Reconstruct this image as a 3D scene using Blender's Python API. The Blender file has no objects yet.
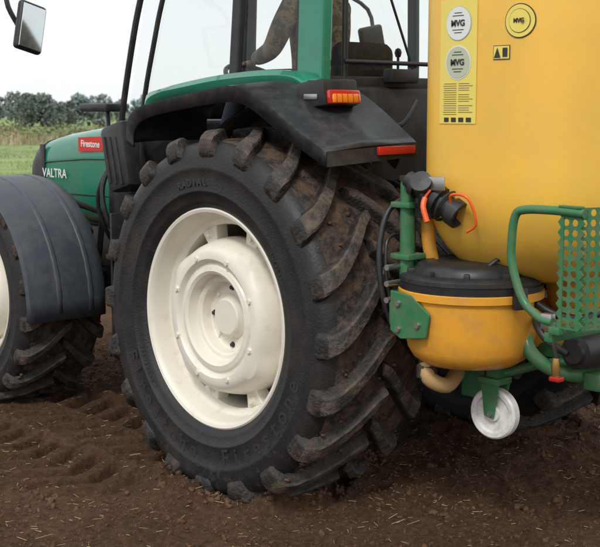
import bpy, bmesh, math, random
import numpy as np
from mathutils import Vector, Matrix
random.seed(7); rng=np.random.RandomState(7)
R_=math.radians; pi=math.pi
col=bpy.context.collection

# ---------------------------------------------------------------- materials
def nt(name):
    m=bpy.data.materials.new(name); m.use_nodes=True
    return m,m.node_tree.nodes,m.node_tree.links,m.node_tree.nodes['Principled BSDF']
def pmat(name,c,rough=.5,metal=0,coat=0,dirt=None,damt=.0,dscale=6,bump=0,bscale=60,vary=.0,trans=0,lo=.45,hi=.7,spec=.5,splash=None):
    m,n,l,b=nt(name)
    b.inputs['Roughness'].default_value=rough; b.inputs['Metallic'].default_value=metal
    b.inputs['Coat Weight'].default_value=coat; b.inputs['Specular IOR Level'].default_value=spec
    tc=n.new('ShaderNodeTexCoord')
    c=tuple(c)
    if vary or dirt:
        no=n.new('ShaderNodeTexNoise'); no.inputs['Scale'].default_value=dscale; no.inputs['Detail'].default_value=4; no.inputs['Roughness'].default_value=.65
        l.new(tc.outputs['Object'],no.inputs['Vector'])
        hs=n.new('ShaderNodeMix'); hs.data_type='RGBA'
        v=vary
        hs.inputs[6].default_value=(*[x*(1-v) for x in c],1); hs.inputs[7].default_value=(*[min(1,x*(1+v)) for x in c],1)
        l.new(no.outputs['Fac'],hs.inputs[0]); src=hs.outputs[2]
        if dirt:
            n2=n.new('ShaderNodeTexNoise'); n2.inputs['Scale'].default_value=dscale*1.7; n2.inputs['Detail'].default_value=7; n2.inputs['Roughness'].default_value=.72
            l.new(tc.outputs['Object'],n2.inputs['Vector'])
            mr=n.new('ShaderNodeMapRange'); mr.inputs['From Min'].default_value=lo; mr.inputs['From Max'].default_value=hi
            mr.inputs['To Max'].default_value=damt; l.new(n2.outputs['Fac'],mr.inputs['Value'])
            fac=mr.outputs[0]
            if splash:   # fine mud specks, thicker close to the ground (object space height)
                n4=n.new('ShaderNodeTexNoise'); n4.inputs['Scale'].default_value=splash[0]; n4.inputs['Detail'].default_value=3
                l.new(tc.outputs['Object'],n4.inputs['Vector'])
                sx=n.new('ShaderNodeSeparateXYZ'); l.new(tc.outputs['Object'],sx.inputs[0])
                hz=n.new('ShaderNodeMapRange'); hz.inputs['From Min'].default_value=splash[1]; hz.inputs['From Max'].default_value=splash[2]
                hz.inputs['To Min'].default_value=.09; hz.inputs['To Max'].default_value=-.06; l.new(sx.outputs['Z'],hz.inputs['Value'])
                ad=n.new('ShaderNodeMath'); ad.operation='ADD'; l.new(n4.outputs['Fac'],ad.inputs[0]); l.new(hz.outputs[0],ad.inputs[1])
                m4=n.new('ShaderNodeMapRange'); m4.inputs['From Min'].default_value=.60; m4.inputs['From Max'].default_value=.74; m4.inputs['To Max'].default_value=splash[3]; l.new(ad.outputs[0],m4.inputs['Value'])
                mxx=n.new('ShaderNodeMath'); mxx.operation='MAXIMUM'; l.new(fac,mxx.inputs[0]); l.new(m4.outputs[0],mxx.inputs[1]); fac=mxx.outputs[0]
            mx=n.new('ShaderNodeMix'); mx.data_type='RGBA'; mx.inputs[7].default_value=(*dirt,1)
            l.new(fac,mx.inputs[0]); l.new(src,mx.inputs[6]); src=mx.outputs[2]
            mr2=n.new('ShaderNodeMapRange'); mr2.inputs['To Min'].default_value=rough; mr2.inputs['To Max'].default_value=.95
            l.new(fac,mr2.inputs['Value']); l.new(mr2.outputs[0],b.inputs['Roughness'])
        l.new(src,b.inputs['Base Color'])
    else: b.inputs['Base Color'].default_value=(*c,1)
    if bump:
        n3=n.new('ShaderNodeTexNoise'); n3.inputs['Scale'].default_value=bscale; n3.inputs['Detail'].default_value=4
        l.new(tc.outputs['Object'],n3.inputs['Vector'])
        bp=n.new('ShaderNodeBump'); bp.inputs['Strength'].default_value=bump; bp.inputs['Distance'].default_value=.01
        l.new(n3.outputs['Fac'],bp.inputs['Height']); l.new(bp.outputs[0],b.inputs['Normal'])
    return m
M={}
M['rubber']=pmat('tyre_rubber',(.012,.012,.013),.50,dirt=(.075,.056,.042),damt=.30,dscale=3,bump=.25,bscale=90,vary=.3,splash=(30,.0,.6,.35))
M['lugtop']=pmat('lug_top_rubber',(.036,.031,.027),.66,dirt=(.20,.145,.10),damt=.75,dscale=8,bump=.9,bscale=60,vary=.45,lo=.42,hi=.70)
M['lugside']=pmat('lug_side_rubber',(.015,.014,.013),.62,dirt=(.10,.066,.043),damt=.75,dscale=8,bump=.9,bscale=50,vary=.4,lo=.46,hi=.64)
M['tread']=pmat('tread_rubber',(.018,.016,.015),.68,dirt=(.11,.068,.042),damt=.95,dscale=9,bump=1,bscale=40,vary=.3,lo=.40,hi=.58)
M['letters']=pmat('tyre_letters',(.032,.031,.030),.5)
M['rim']=pmat('cream_rim_paint',(.80,.76,.65),.38,coat=.15,dirt=(.42,.33,.22),damt=.45,dscale=5,vary=.05,lo=.54,hi=.8,bump=.03,bscale=25)
M['green']=pmat('green_paint',(.006,.205,.12),.28,coat=.6,dirt=(.13,.14,.10),damt=.25,dscale=3,vary=.1)
M['fgreen']=pmat('frame_green_paint',(.035,.18,.07),.45,coat=.15,dirt=(.17,.15,.09),damt=.65,dscale=9,vary=.25)
M['black']=pmat('black_plastic',(.018,.019,.021),.42,dirt=(.09,.075,.06),damt=.3,dscale=5,vary=.2,bump=.05,bscale=200)
M['fender']=pmat('dark_fender_plastic',(.024,.026,.030),.30,dirt=(.15,.13,.11),damt=.25,dscale=7,vary=.2,bump=.05,bscale=250,lo=.45)
M['ffender']=pmat('grey_fender_plastic',(.055,.065,.080),.45,dirt=(.17,.145,.12),damt=.35,dscale=5,vary=.15,bump=.08,bscale=250)
M['dark']=pmat('dark_iron',(.025,.025,.025),.6,dirt=(.11,.08,.055),damt=.5,dscale=6,vary=.3,bump=.2)
M['yellow']=pmat('yellow_tank_plastic',(.92,.54,.075),.30,dirt=(.62,.42,.13),damt=.3,dscale=2.2,vary=.04,bump=.05,bscale=60)
M['orange']=pmat('orange_hopper_plastic',(.87,.40,.04),.32,dirt=(.42,.24,.09),damt=.5,dscale=6,vary=.06,bump=.04,bscale=120,splash=(70,.7,1.0,.35))
M['hose']=pmat('tan_hose',(.52,.33,.14),.5,vary=.15)
M['metal']=pmat('worn_steel',(.45,.44,.42),.35,metal=.9,vary=.2)
M['brass']=pmat('brass',(.6,.36,.12),.35,metal=.9,vary=.2)
M['red']=pmat('red_plastic',(.62,.03,.02),.35,vary=.1)
M['redl']=pmat('red_reflector',(.55,.02,.015),.15,coat=1)
M['oral']=pmat('orange_lens',(.95,.28,.02),.15,coat=1)
M['redor']=pmat('orange_red_handle',(.85,.12,.02),.4)
M['white']=pmat('white_plastic',(.78,.77,.73),.5,dirt=(.3,.22,.14),damt=.5,dscale=14)
M['sty']=pmat('sticker_yellow',(.86,.70,.14),.35)
M['stw']=pmat('sticker_white',(.78,.80,.76),.35)
M['stb']=pmat('sticker_ink',(.03,.03,.03),.4)
M['stg']=pmat('sticker_grey',(.52,.56,.40),.4)
M['seat']=pmat('seat_fabric',(.045,.043,.045),.9,dirt=(.14,.11,.08),damt=.5,dscale=16,bump=.3)
M['jacket']=pmat('work_jacket',(.17,.155,.12),.9,dirt=(.45,.34,.22),damt=.9,dscale=9,vary=.5,lo=.47,hi=.53,bump=.3,bscale=30)
M['jeans']=pmat('work_trousers',(.05,.06,.085),.9,vary=.3,bump=.3,bscale=30)
M['skin']=pmat('skin',(.55,.30,.21),.5,vary=.1)
M['hair']=pmat('brown_hair',(.06,.035,.02),.7,vary=.3,dscale=40,bump=.5,bscale=90)
M['eye']=pmat('eye_dark',(.02,.02,.02),.2)
M['eyew']=pmat('eye_white',(.75,.73,.7),.3)
M['lips']=pmat('lips',(.42,.15,.12),.5)
M['boot']=pmat('boot_leather',(.05,.035,.025),.6,vary=.3)
M['mirror']=pmat('mirror_glass',(.75,.78,.8),.06,metal=1)
def glassmat():
    m,n,l,b=nt('cab_glass'); n.remove(b)
    o=n['Material Output']; t=n.new('ShaderNodeBsdfTransparent'); t.inputs[0].default_value=(.95,.97,.96,1)
    g=n.new('ShaderNodeBsdfGlossy'); g.inputs['Roughness'].default_value=.02
    f=n.new('ShaderNodeFresnel'); f.inputs['IOR'].default_value=1.45
    mx=n.new('ShaderNodeMixShader'); l.new(f.outputs[0],mx.inputs[0]); l.new(t.outputs[0],mx.inputs[1]); l.new(g.outputs[0],mx.inputs[2]); l.new(mx.outputs[0],o.inputs['Surface'])
    return m
M['glass']=glassmat()
def soilmat(name,a,b2,c2,bs=.9):
    m,n,l,b=nt(name); b.inputs['Roughness'].default_value=.95; b.inputs['Specular IOR Level'].default_value=.15
    tc=n.new('ShaderNodeTexCoord')
    def noise(s,d=5,r=.65):
        q=n.new('ShaderNodeTexNoise'); q.inputs['Scale'].default_value=s; q.inputs['Detail'].default_value=d; q.inputs['Roughness'].default_value=r
        l.new(tc.outputs['Object'],q.inputs['Vector']); return q
    n1=noise(1.3,3); n2=noise(34,8,.75); n3=noise(160,4,.75)
    cr=n.new('ShaderNodeValToRGB'); e=cr.color_ramp.elements
    e[0].position=.36; e[0].color=(*a,1); e[1].position=.66; e[1].color=(*c2,1)
    k=e.new(.5); k.color=(*b2,1)
    m1=n.new('ShaderNodeMath'); m1.operation='MULTIPLY'; m1.inputs[1].default_value=.3; l.new(n1.outputs[0],m1.inputs[0])
    m2=n.new('ShaderNodeMath'); m2.operation='MULTIPLY_ADD'; m2.inputs[1].default_value=.7; l.new(n2.outputs[0],m2.inputs[0]); l.new(m1.outputs[0],m2.inputs[2])
    l.new(m2.outputs[0],cr.inputs[0]); l.new(cr.outputs[0],b.inputs['Base Color'])
    bp=n.new('ShaderNodeBump'); bp.inputs['Strength'].default_value=bs; bp.inputs['Distance'].default_value=.018
    mm=n.new('ShaderNodeMath'); mm.operation='ADD'; l.new(n2.outputs[0],mm.inputs[0]); l.new(n3.outputs[0],mm.inputs[1])
    l.new(mm.outputs[0],bp.inputs['Height']); l.new(bp.outputs[0],b.inputs['Normal'])
    return m
M['soil']=soilmat('tilled_soil',(.060,.030,.017),(.135,.074,.042),(.225,.136,.083),1.0)
M['clod']=soilmat('soil_clods',(.078,.042,.024),(.145,.081,.047),(.225,.138,.086),.6)
M['straw']=pmat('dry_straw',(.52,.39,.22),.8,vary=.3,dscale=3)
def leafmat(name,c,c2,scale,c3=None):
    m,n,l,b=nt(name); b.inputs['Roughness'].default_value=.8; b.inputs['Specular IOR Level'].default_value=.2
    tc=n.new('ShaderNodeTexCoord'); q=n.new('ShaderNodeTexNoise'); q.inputs['Scale'].default_value=scale; q.inputs['Detail'].default_value=5
    l.new(tc.outputs['Object'],q.inputs['Vector'])
    cr=n.new('ShaderNodeValToRGB'); e=cr.color_ramp.elements; e[0].position=.38; e[0].color=(*c,1); e[1].position=.64; e[1].color=(*c2,1)
    if c3: k=e.new(.5); k.color=(*c3,1)
    l.new(q.outputs[0],cr.inputs[0]); l.new(cr.outputs[0],b.inputs['Base Color']); return m
M['meadow']=leafmat('meadow_grass',(.17,.24,.08),(.28,.34,.13),.35)
M['blade']=leafmat('grass_blades',(.18,.26,.09),(.33,.37,.16),.3)
M['hedge']=leafmat('scrub_foliage',(.14,.17,.085),(.35,.28,.18),.30,(.22,.23,.12))
M['drygrass']=leafmat('dry_grass_blades',(.24,.23,.12),(.46,.37,.24),.2)
M['tree']=leafmat('hazed_tree_foliage',(.15,.19,.165),(.22,.26,.22),.12)  # distance haze painted into the leaf colour: greens lightened and greyed
M['tree2']=leafmat('hazed_far_foliage',(.30,.36,.37),(.36,.42,.41),.08)  # farther trees: paler, bluish aerial haze put straight into the foliage colour
M['bark']=pmat('bark',(.10,.08,.06),.9)

# ---------------------------------------------------------------- geometry helpers
def empty(name,loc=(0,0,0)):
    o=bpy.data.objects.new(name,None); o.location=loc; col.objects.link(o); return o
def mk(name,V,F,mat,par=None,smooth=False,mats=None,fi=None):
    me=bpy.data.meshes.new(name); me.from_pydata([tuple(v) for v in V],[],F)
    for mm in (mats or [mat]): me.materials.append(M[mm] if isinstance(mm,str) else mm)
    if fi is not None: me.polygons.foreach_set('material_index',fi)
    if smooth: me.polygons.foreach_set('use_smooth',[True]*len(me.polygons))
    me.update()
    o=bpy.data.objects.new(name,me); col.objects.link(o)
    if par: o.parent=par
    return o
def fixn(o):
    bm=bmesh.new(); bm.from_mesh(o.data); bmesh.ops.recalc_face_normals(bm,faces=bm.faces); bm.to_mesh(o.data); bm.free(); return o
def autos(o,ang=35):
    bm=bmesh.new(); bm.from_mesh(o.data)
    for f in bm.faces: f.smooth=True
    for e in bm.edges:
        if len(e.link_faces)==2 and e.calc_face_angle(0)>R_(ang): e.smooth=False
    bm.to_mesh(o.data); bm.free(); return o
def box(name,lo,hi,mat,par=None,bev=.01,seg=2,rot=None,taper=None):
    bm=bmesh.new(); bmesh.ops.create_cube(bm,size=1)
    c=[(lo[i]+hi[i])/2 for i in range(3)]; s=[hi[i]-lo[i] for i in range(3)]
    for v in bm.verts:
        v.co=Vector([v.co[i]*s[i] for i in range(3)])
        if taper and v.co.z>0: v.co.x*=taper[0]; v.co.y*=taper[1]
    if bev: bmesh.ops.bevel(bm,geom=bm.edges[:],offset=min(bev,min(s)*.45),segments=seg,profile=.5,affect='EDGES')
    me=bpy.data.meshes.new(name); bm.to_mesh(me); bm.free(); me.materials.append(M[mat])
    o=bpy.data.objects.new(name,me); o.location=c; col.objects.link(o)
    if rot: o.rotation_euler=[R_(a) for a in rot]
    if par: o.parent=par
    autos(o,30); return o
def smoothpath(P,k):
    P=[Vector(p) for p in P]
    if k<=1 or len(P)<3: return P
    out=[]
    for i in range(len(P)-1):
        a=P[max(i-1,0)];b=P[i];c=P[i+1];d=P[min(i+2,len(P)-1)]
        for j in range(k):
            t=j/k
            out.append(.5*((2*b)+(-a+c)*t+(2*a-5*b+4*c-d)*t*t+(-a+3*b-3*c+d)*t**3))
    out.append(P[-1]); return out
def tube(name,P,r,mat,par=None,k=1,n=12,cap=True):
    P=smoothpath(P,k); V=[];F=[]
    T=[]
    for i in range(len(P)):
        t=(P[min(i+1,len(P)-1)]-P[max(i-1,0)]).normalized(); T.append(t)
    up=Vector((0,0,1)) if abs(T[0].z)<.9 else Vector((1,0,0))
    u=(up-T[0]*up.dot(T[0])).normalized()
    for i,p in enumerate(P):
        u=(u-T[i]*u.dot(T[i])).normalized(); w=T[i].cross(u)
        rr=r[i] if isinstance(r,(list,tuple)) else r
        for j in range(n):
            a=2*pi*j/n; V.append(p+u*math.cos(a)*rr+w*math.sin(a)*rr)
    for i in range(len(P)-1):
        for j in range(n):
            F.append((i*n+j,i*n+(j+1)%n,(i+1)*n+(j+1)%n,(i+1)*n+j))
    if cap:
        F.append(tuple(range(n-1,-1,-1))); F.append(tuple((len(P)-1)*n+j for j in range(n)))
    o=mk(name,V,F,mat,par); fixn(o); return autos(o,40)
def lathe(name,prof,origin,axis,mat,par=None,n=48,smooth=True,mod=None,solid=0):
    ax=Vector(axis).normalized(); u=ax.orthogonal().normalized(); w=ax.cross(u); O=Vector(origin)
    V=[];F=[]
    for (h,r) in prof:
        for j in range(n):
            a=2*pi*j/n; rr=r*(1+(mod(a,h,r) if mod else 0))
            V.append(O+ax*h+(u*math.cos(a)+w*math.sin(a))*rr)
    for i in range(len(prof)-1):
        for j in range(n): F.append((i*n+j,i*n+(j+1)%n,(i+1)*n+(j+1)%n,(i+1)*n+j))
    o=mk(name,V,F,mat,par); fixn(o)
    if solid:
        md=o.modifiers.new('s','SOLIDIFY'); md.thickness=solid; md.offset=0
    return autos(o,32)
def plate(name,pts,th,mat,par=None,bev=.004):
    P=[Vector(p) for p in pts]; nrm=(P[1]-P[0]).cross(P[2]-P[1]).normalized()
    n=len(P); V=[p+nrm*th/2 for p in P]+[p-nrm*th/2 for p in P]
    F=[tuple(range(n)),tuple(range(2*n-1,n-1,-1))]+[(i,n+i,n+(i+1)%n,(i+1)%n) for i in range(n)]
    o=mk(name,V,F,mat,par); fixn(o)
    if bev:
        md=o.modifiers.new('b','BEVEL'); md.width=bev; md.segments=2; md.limit_method='ANGLE'
    return o
def loft(name,rings,mat,par=None,caps=True,closed=True,ang=40):
    n=len(rings[0]); V=[p for r in rings for p in r]; F=[]
    for i in range(len(rings)-1):
        for j in range(n if closed else n-1):
            F.append((i*n+j,i*n+(j+1)%n,(i+1)*n+(j+1)%n,(i+1)*n+j))
    if caps: F.append(tuple(range(n-1,-1,-1))); F.append(tuple((len(rings)-1)*n+j for j in range(n)))
    o=mk(name,V,F,mat,par); fixn(o); return autos(o,ang)
def sup(a,p):
    c,s=math.cos(a),math.sin(a)
    return math.copysign(abs(c)**(2/p),c),math.copysign(abs(s)**(2/p),s)
CX=1.25   # tractor centreline
def mirror_of(o,par=None):
    me=o.data.copy()
    for v in me.vertices: v.co.x=2*CX-v.co.x
    me.flip_normals(); me.update()
    q=bpy.data.objects.new(o.name,me); col.objects.link(q); q.parent=o.parent
    for md in o.modifiers:
        if md.type=='SOLIDIFY':
            m2=q.modifiers.new('s','SOLIDIFY'); m2.thickness=md.thickness; m2.offset=md.offset
    return q
def ico(sub):
    bm=bmesh.new(); bmesh.ops.create_icosphere(bm,subdivisions=sub,radius=1); iv=np.array([v.co[:] for v in bm.verts]); fc=np.array([[v.index for v in f_.verts] for f_ in bm.faces]); bm.free(); return iv,fc
ICO1=ico(1); ICO2=ico(2); ICO3=ico(3)
def bulk(name,V,F,mat,k):
    me=bpy.data.meshes.new(name); V=np.asarray(V,float).reshape(-1,3); F=np.asarray(F,np.int32).reshape(-1,k)
    me.vertices.add(len(V)); me.vertices.foreach_set('co',V.ravel()); me.loops.add(F.size); me.loops.foreach_set('vertex_index',F.ravel())
    me.polygons.add(len(F)); me.polygons.foreach_set('loop_start',np.arange(0,F.size,k,dtype=np.int32)); me.update(calc_edges=True)
    me.materials.append(M[mat]); o=bpy.data.objects.new(name,me); col.objects.link(o); return o
def lumps(name,items,mat):
    VV=[];FF=[];nv=0
    for (x,y,z,s,s3) in items:
        iv,fc=ICO3 if s>.018 else (ICO2 if s>.0085 else ICO1)
        ph=rng.uniform(0,6.28,4)
        d=1+.30*np.sin(iv[:,0]*3.1+ph[0])*np.sin(iv[:,1]*3.7+ph[1])+.22*np.sin(iv[:,2]*5+ph[2]+iv[:,0]*4)+.12*rng.uniform(-1,1,len(iv))
        v=iv*d[:,None]*s*np.array(s3)
        c_,s_=math.cos(ph[3]),math.sin(ph[3]); v=np.stack([v[:,0]*c_-v[:,1]*s_,v[:,0]*s_+v[:,1]*c_,v[:,2]],1)
        VV.append(v+np.array([x,y,z])); FF.append(fc+nv); nv+=len(iv)
    return bulk(name,np.concatenate(VV),np.concatenate(FF),mat,3)

# ================================================================ TRACTOR
tractor=empty('tractor')
def wheel(tag,x0,cy,cz,sr,sx,N):
    parts=[]
    xm=.295
    def X(x): return x0+x*sx
    def P(x,r,a):
        big=min(1,max(0,(r-.60)/.15))
        r=r+.012*min(1,max(0,(r-.70)/.12))
        z=cz+r*sr*math.cos(a); X_=X(x)
        low=min(1,max(0,(.24-z)/.26))*big
        X_+=(1 if x>xm else -1)*.026*low*low*sx
        if z<-.02: z=-.02+(z+.02)*.55
        return (X_,cy+r*sr*math.sin(a)*(1+.02*low),z)
    prof=[(.05,.505),(.01,.523),(-.004,.535),(-.012,.55),(-.022,.558),(-.028,.575),(-.034,.61),(-.040,.614),(-.041,.622),(-.039,.628),(-.045,.68),(-.045,.715),(-.050,.722),(-.048,.732),(-.045,.765),(-.036,.80),(-.015,.826),(.02,.842),(.10,.85),(.2,.853)]
    prof=prof+[(.295,.854)]+[(2*xm-x,r) for x,r in reversed(prof)]
    n=120;V=[];F=[];fi=[]
    for (x,r) in prof:
        for j in range(n): V.append(P(x,r,2*pi*j/n))
    for i in range(len(prof)-1):
        xa=(prof[i][1]+prof[i+1][1])/2
        for j in range(n):
            F.append((i*n+j,(i+1)*n+j,(i+1)*n+(j+1)%n,i*n+(j+1)%n)); fi.append(1 if xa>.838 else 0)
    t=mk(tag+'_tyre_carcass',V,F,'rubber',tractor,True,mats=['rubber','tread'],fi=fi); fixn(t); parts.append(t)
    S=[(-.025,.845,.904),(.03,.845,.906),(.09,.845,.905),(.15,.844,.903),(.21,.842,.899),(.26,.838,.894),(.295,.832,.887),(.322,.822,.874),(.340,.806,.854),(.349,.790,.828),(.350,.778,.803),(.345,.770,.785)]
    V=[];F=[];fi=[]
    for side in (-1,1):
        for k in range(N):
            a0=2*pi*(k+(0 if side<0 else .5))/N + random.uniform(-.004,.004)
            base=len(V); m=8
            for si,(u,rb,rt) in enumerate(S):
                uu=min(max(u,0),.30)/.30
                th=a0+.31*(1-uu)**1.3 - (0.02 if u>.3 else 0)*(u-.3)/.04
                wt=(.034+.014*uu)*(1 if si else .8); wb=wt+.016
                if si>=9: wt*=.9-.12*(si-9)
                x=xm+side*u
                h=rt-rb
                for qi,(w,hh) in enumerate(((-wb,0),(-wt-.003,h*.55),(-wt,h-.009),(-wt+.010,h),(wt-.010,h),(wt,h-.009),(wt+.003,h*.55),(wb,0))):
                    xx=x
                    if u>.3: xx=x-side*(0.020 if hh==0 else .0)
                    jt=random.uniform(-.0018,.0018)
                    V.append(P(xx,rb+hh+(jt if hh>0 else 0),th+(w+jt)/(rb+hh)))
            for i in range(len(S)-1):
                for j in range(m-1):
                    F.append((base+i*m+j,base+(i+1)*m+j,base+(i+1)*m+j+1,base+i*m+j+1)); fi.append((0 if i<8 else 1) if j in (2,3,4) else 1)
            F.append(tuple(base+j for j in range(m))); fi.append(1)
            e=base+(len(S)-1)*m; F.append(tuple(e+j for j in range(m))); fi.append(1)
    L=mk(tag+'_tyre_lugs',V,F,'lugtop',tractor,mats=['lugtop','lugside'],fi=fi); fixn(L); autos(L,38); parts.append(L)
    it=[]
    for i in range(1100 if tag=='rear' else 400):
        a=random.uniform(0,2*pi) if i%3==0 else random.gauss(pi+.3,.5); u=random.uniform(-.31,.31); s=.003+.011*random.random()**3
        p=P(xm+u,.855,a); it.append((p[0],p[1],p[2],s,(1.3,1.1,.8)))
    q=lumps(tag+'_tyre_mud',it,'clod'); q.parent=tractor; parts.append(q)
    def lx(prof,nm,mat,nn=96,solid=0,mod=None):
        o=lathe(tag+nm,[(x*sx,r*sr) for x,r in prof],(x0,cy,cz),(1,0,0),mat,tractor,nn,mod=mod,solid=solid); parts.append(o); return o
    lx([(.03,.528),(.012,.540),(-.002,.539),(-.008,.530),(-.004,.518),(.006,.510),(.02,.504),(.085,.496),(.10,.488),(.112,.466),(.125,.455),(.36,.45),(.40,.47),(.46,.494),(.57,.502),(.585,.528)],'_rim','rim',solid=.005)
    lob=lambda a,h,r: (.06*max(0,math.cos(4*a+.5))**3 if r>.335 else 0)
    lx([(.200,.385),(.14,.385),(.09,.374),(.045,.360),(.022,.347),(.010,.335),(.004,.318),(.004,.292),(.014,.283),(.030,.278),(.030,.262),(.018,.252),(.014,.232),(.022,.220),(.055,.214),(.072,.208),(.072,.188),(.078,.179),(.125,.173),(.132,.166),(.132,.118),(.132,.05)],'_wheel_disc','rim',144,solid=.008,mod=lob)
    lx([(.131,.112),(.118,.108),(.108,.098),(.088,.092),(.082,.084),(.080,.001)],'_hub','rim',48)
    for k in range(8):
        a=2*pi*k/8+pi/8
        def Q(x,r,da=0): return Vector(P(x,r,a+da))
        V=[Q(.12,.365,-.09),Q(.12,.365,.09),Q(.12,.457,.13),Q(.12,.457,-.13),Q(.195,.365,-.09),Q(.195,.365,.09),Q(.195,.457,.13),Q(.195,.457,-.13)]
        F=[(0,1,2,3),(4,7,6,5),(0,4,5,1),(1,5,6,2),(2,6,7,3),(3,7,4,0)]
        o=mk(tag+'_rim_lug_%d'%k,V,F,'rim',tractor); fixn(o); md=o.modifiers.new('b','BEVEL'); md.width=.006; md.segments=2; parts.append(o)
        for (x,r,rb,ln,mm) in ((.118,.425,.016,.02,'rim'),(.004,.304,.013,.014,'rim'),(.131,.142,.011,.016,'dark' if k%2 else 'rim')):
            c=P(x,r,a+(pi/8 if r<.2 else 0))
            o=lathe(tag+'_bolt_%d_%d'%(k,int(r*1000)),[(.004,rb*1.5),(-.004,rb*1.5),(-.005,rb),(-ln,rb*.95),(-ln,.0006)],c,(1,0,0),mm,tractor,6 if rb<.0155 else 8); parts.append(o)
    lx([(.20,.20),(.35,.19),(.45,.24),(.55,.25)],'_axle_drum','dark',32)
    for p in parts: mirror_of(p)
RZ=.853; RY=.035
wheel('rear',0,RY,RZ,1,1,20)
wheel('front',.06,2.55,.70,.785,.83,18)

def letters(txt,r,a_c,size,flip,x=-.0445,k=.80):
    n=len(txt); adv=size*k
    for i,ch in enumerate(txt):
        if ch==' ': continue
        off=(i-(n-1)/2)*adv/r
        a=a_c+(off if flip else -off)
        c=bpy.data.curves.new('letter','FONT'); c.body=ch; c.size=size; c.extrude=.0018; c.align_x='CENTER'; c.align_y='CENTER'; c.offset=.0015
        c.materials.append(M['letters'])
        o=bpy.data.objects.new('tyre_letter',c); col.objects.link(o); o.parent=tractor
        rad=Vector((0,math.sin(a),math.cos(a)))
        up=-rad if flip else rad
        nr=Vector((-1,0,0)); rt=up.cross(nr)
        z=RZ+r*math.cos(a); low=min(1,max(0,(.24-z)/.26))
        mt=Matrix((rt,up,nr)).transposed().to_4x4(); mt.translation=Vector((x-.026*low*low*.8,RY+r*math.sin(a),z))
        o.matrix_world=mt
letters('Firestone',.672,R_(180-38),.115,True,k=.74)
letters('Firestone',.672,R_(180+42),.115,True,k=.74)
letters('RADIAL',.66,R_(8),.050,False)
letters('650/65R38',.60,R_(120),.030,True,-.032)
letters('TUBELESS',.60,R_(300),.026,False,-.032)

def sweepfender(name,xs,profs,mat,par,solid=.012,k=4):
    rings=[]
    for x,pr in zip(xs,profs):
        rings.append(smoothpath([(x,y,z) for y,z in pr],k))
    o=loft(name,rings,mat,par,caps=False,closed=False,ang=40)
    md=o.modifiers.new('s','SOLIDIFY'); md.thickness=solid; md.offset=0
    return o
lipL=[(.80,1.66),(.785,1.75),(.66,1.815),(.24,1.87),(-.08,1.885),(-.28,1.80),(-.49,1.69),(-.675,1.605)]
out =[(.85,1.68),(.835,1.80),(.70,1.872),(.24,1.935),(-.07,1.960),(-.28,1.875),(-.49,1.76),(-.68,1.668)]
mid =[(.87,1.69),(.86,1.82),(.72,1.895),(.24,1.96),(-.07,1.983),(-.26,1.93),(-.47,1.82),(-.70,1.69)]
inn =[(.87,1.69),(.86,1.83),(.72,1.91),(.24,1.985),(-.05,2.0),(-.22,1.975),(-.43,1.885),(-.71,1.70)]
f=sweepfender('rear_fender',[.085,.08,.30,.62],[lipL,out,mid,inn],'fender',tractor); mirror_of(f)
f=loft('rear_fender_lip',[[(.08,-.682,1.672),(.62,-.715,1.703),(.62,-.725,1.64),(.085,-.69,1.605)],[(.08,-.668,1.672),(.62,-.69,1.703),(.62,-.70,1.64),(.085,-.672,1.605)]],'fender',tractor); mirror_of(f)
box('rear_reflector',(.36,-.735,1.652),(.585,-.715,1.69),'redl',tractor,.004,rot=(0,-1,-3))
box('tail_light_housing',(.27,-.46,1.862),(.49,-.27,1.985),'black',tractor,.012,rot=(-6,0,0))
box('tail_light_lens',(.285,-.485,1.878),(.485,-.455,1.945),'redl',tractor,.012,rot=(-6,0,0))
box('indicator_lens',(.30,-.497,1.882),(.475,-.470,1.926),'oral',tractor,.010,rot=(-6,0,0))
for k in range(5):
    box('tail_light_rib_%d'%k,(.315+k*.035,-.5,1.884),(.318+k*.035,-.478,1.924),'redl',tractor,.001,rot=(-6,0,0))
box('tail_light_side_marker',(.262,-.42,1.90),(.272,-.33,1.925),'metal',tractor,.003)
box('tail_light_housing_far',(2*CX-.49,-.46,1.862),(2*CX-.27,-.27,1.985),'black',tractor,.012,rot=(-6,0,0))
box('tail_light_lens_far',(2*CX-.485,-.485,1.878),(2*CX-.285,-.455,1.945),'redl',tractor,.012,rot=(-6,0,0))

gp_out=[(1.12,1.80),(1.11,1.90),(1.0,1.945),(.8,1.97),(.46,2.005),(.1,2.02),(-.1,2.01),(-.2,1.97)]
gp_in=[(1.15,1.80),(1.14,1.93),(1.0,1.965),(.8,1.995),(.46,2.03),(.1,2.045),(-.1,2.03),(-.2,1.99)]
gp_low=[(1.10,1.78),(1.06,1.86),(.95,1.89),(.8,1.91),(.46,1.92),(.1,1.94),(-.1,1.93),(-.2,1.90)]
f=sweepfender('cab_green_sill',[.40,.385,.41,.56],[gp_low,gp_out,gp_in,gp_in],'green',tractor,.01); mirror_of(f)
arch=[(1.0*math.sin(a)+0.0,.888+1.0*math.cos(a)) for a in [R_(t) for t in range(100,-41,-10)]]
f=sweepfender('wheel_arch_liner',[.40,.60,.62],[arch,arch,[(y*.9,.888+(z-.888)*.9) for y,z in arch]],'dark',tractor,.01,2); mirror_of(f)

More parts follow.
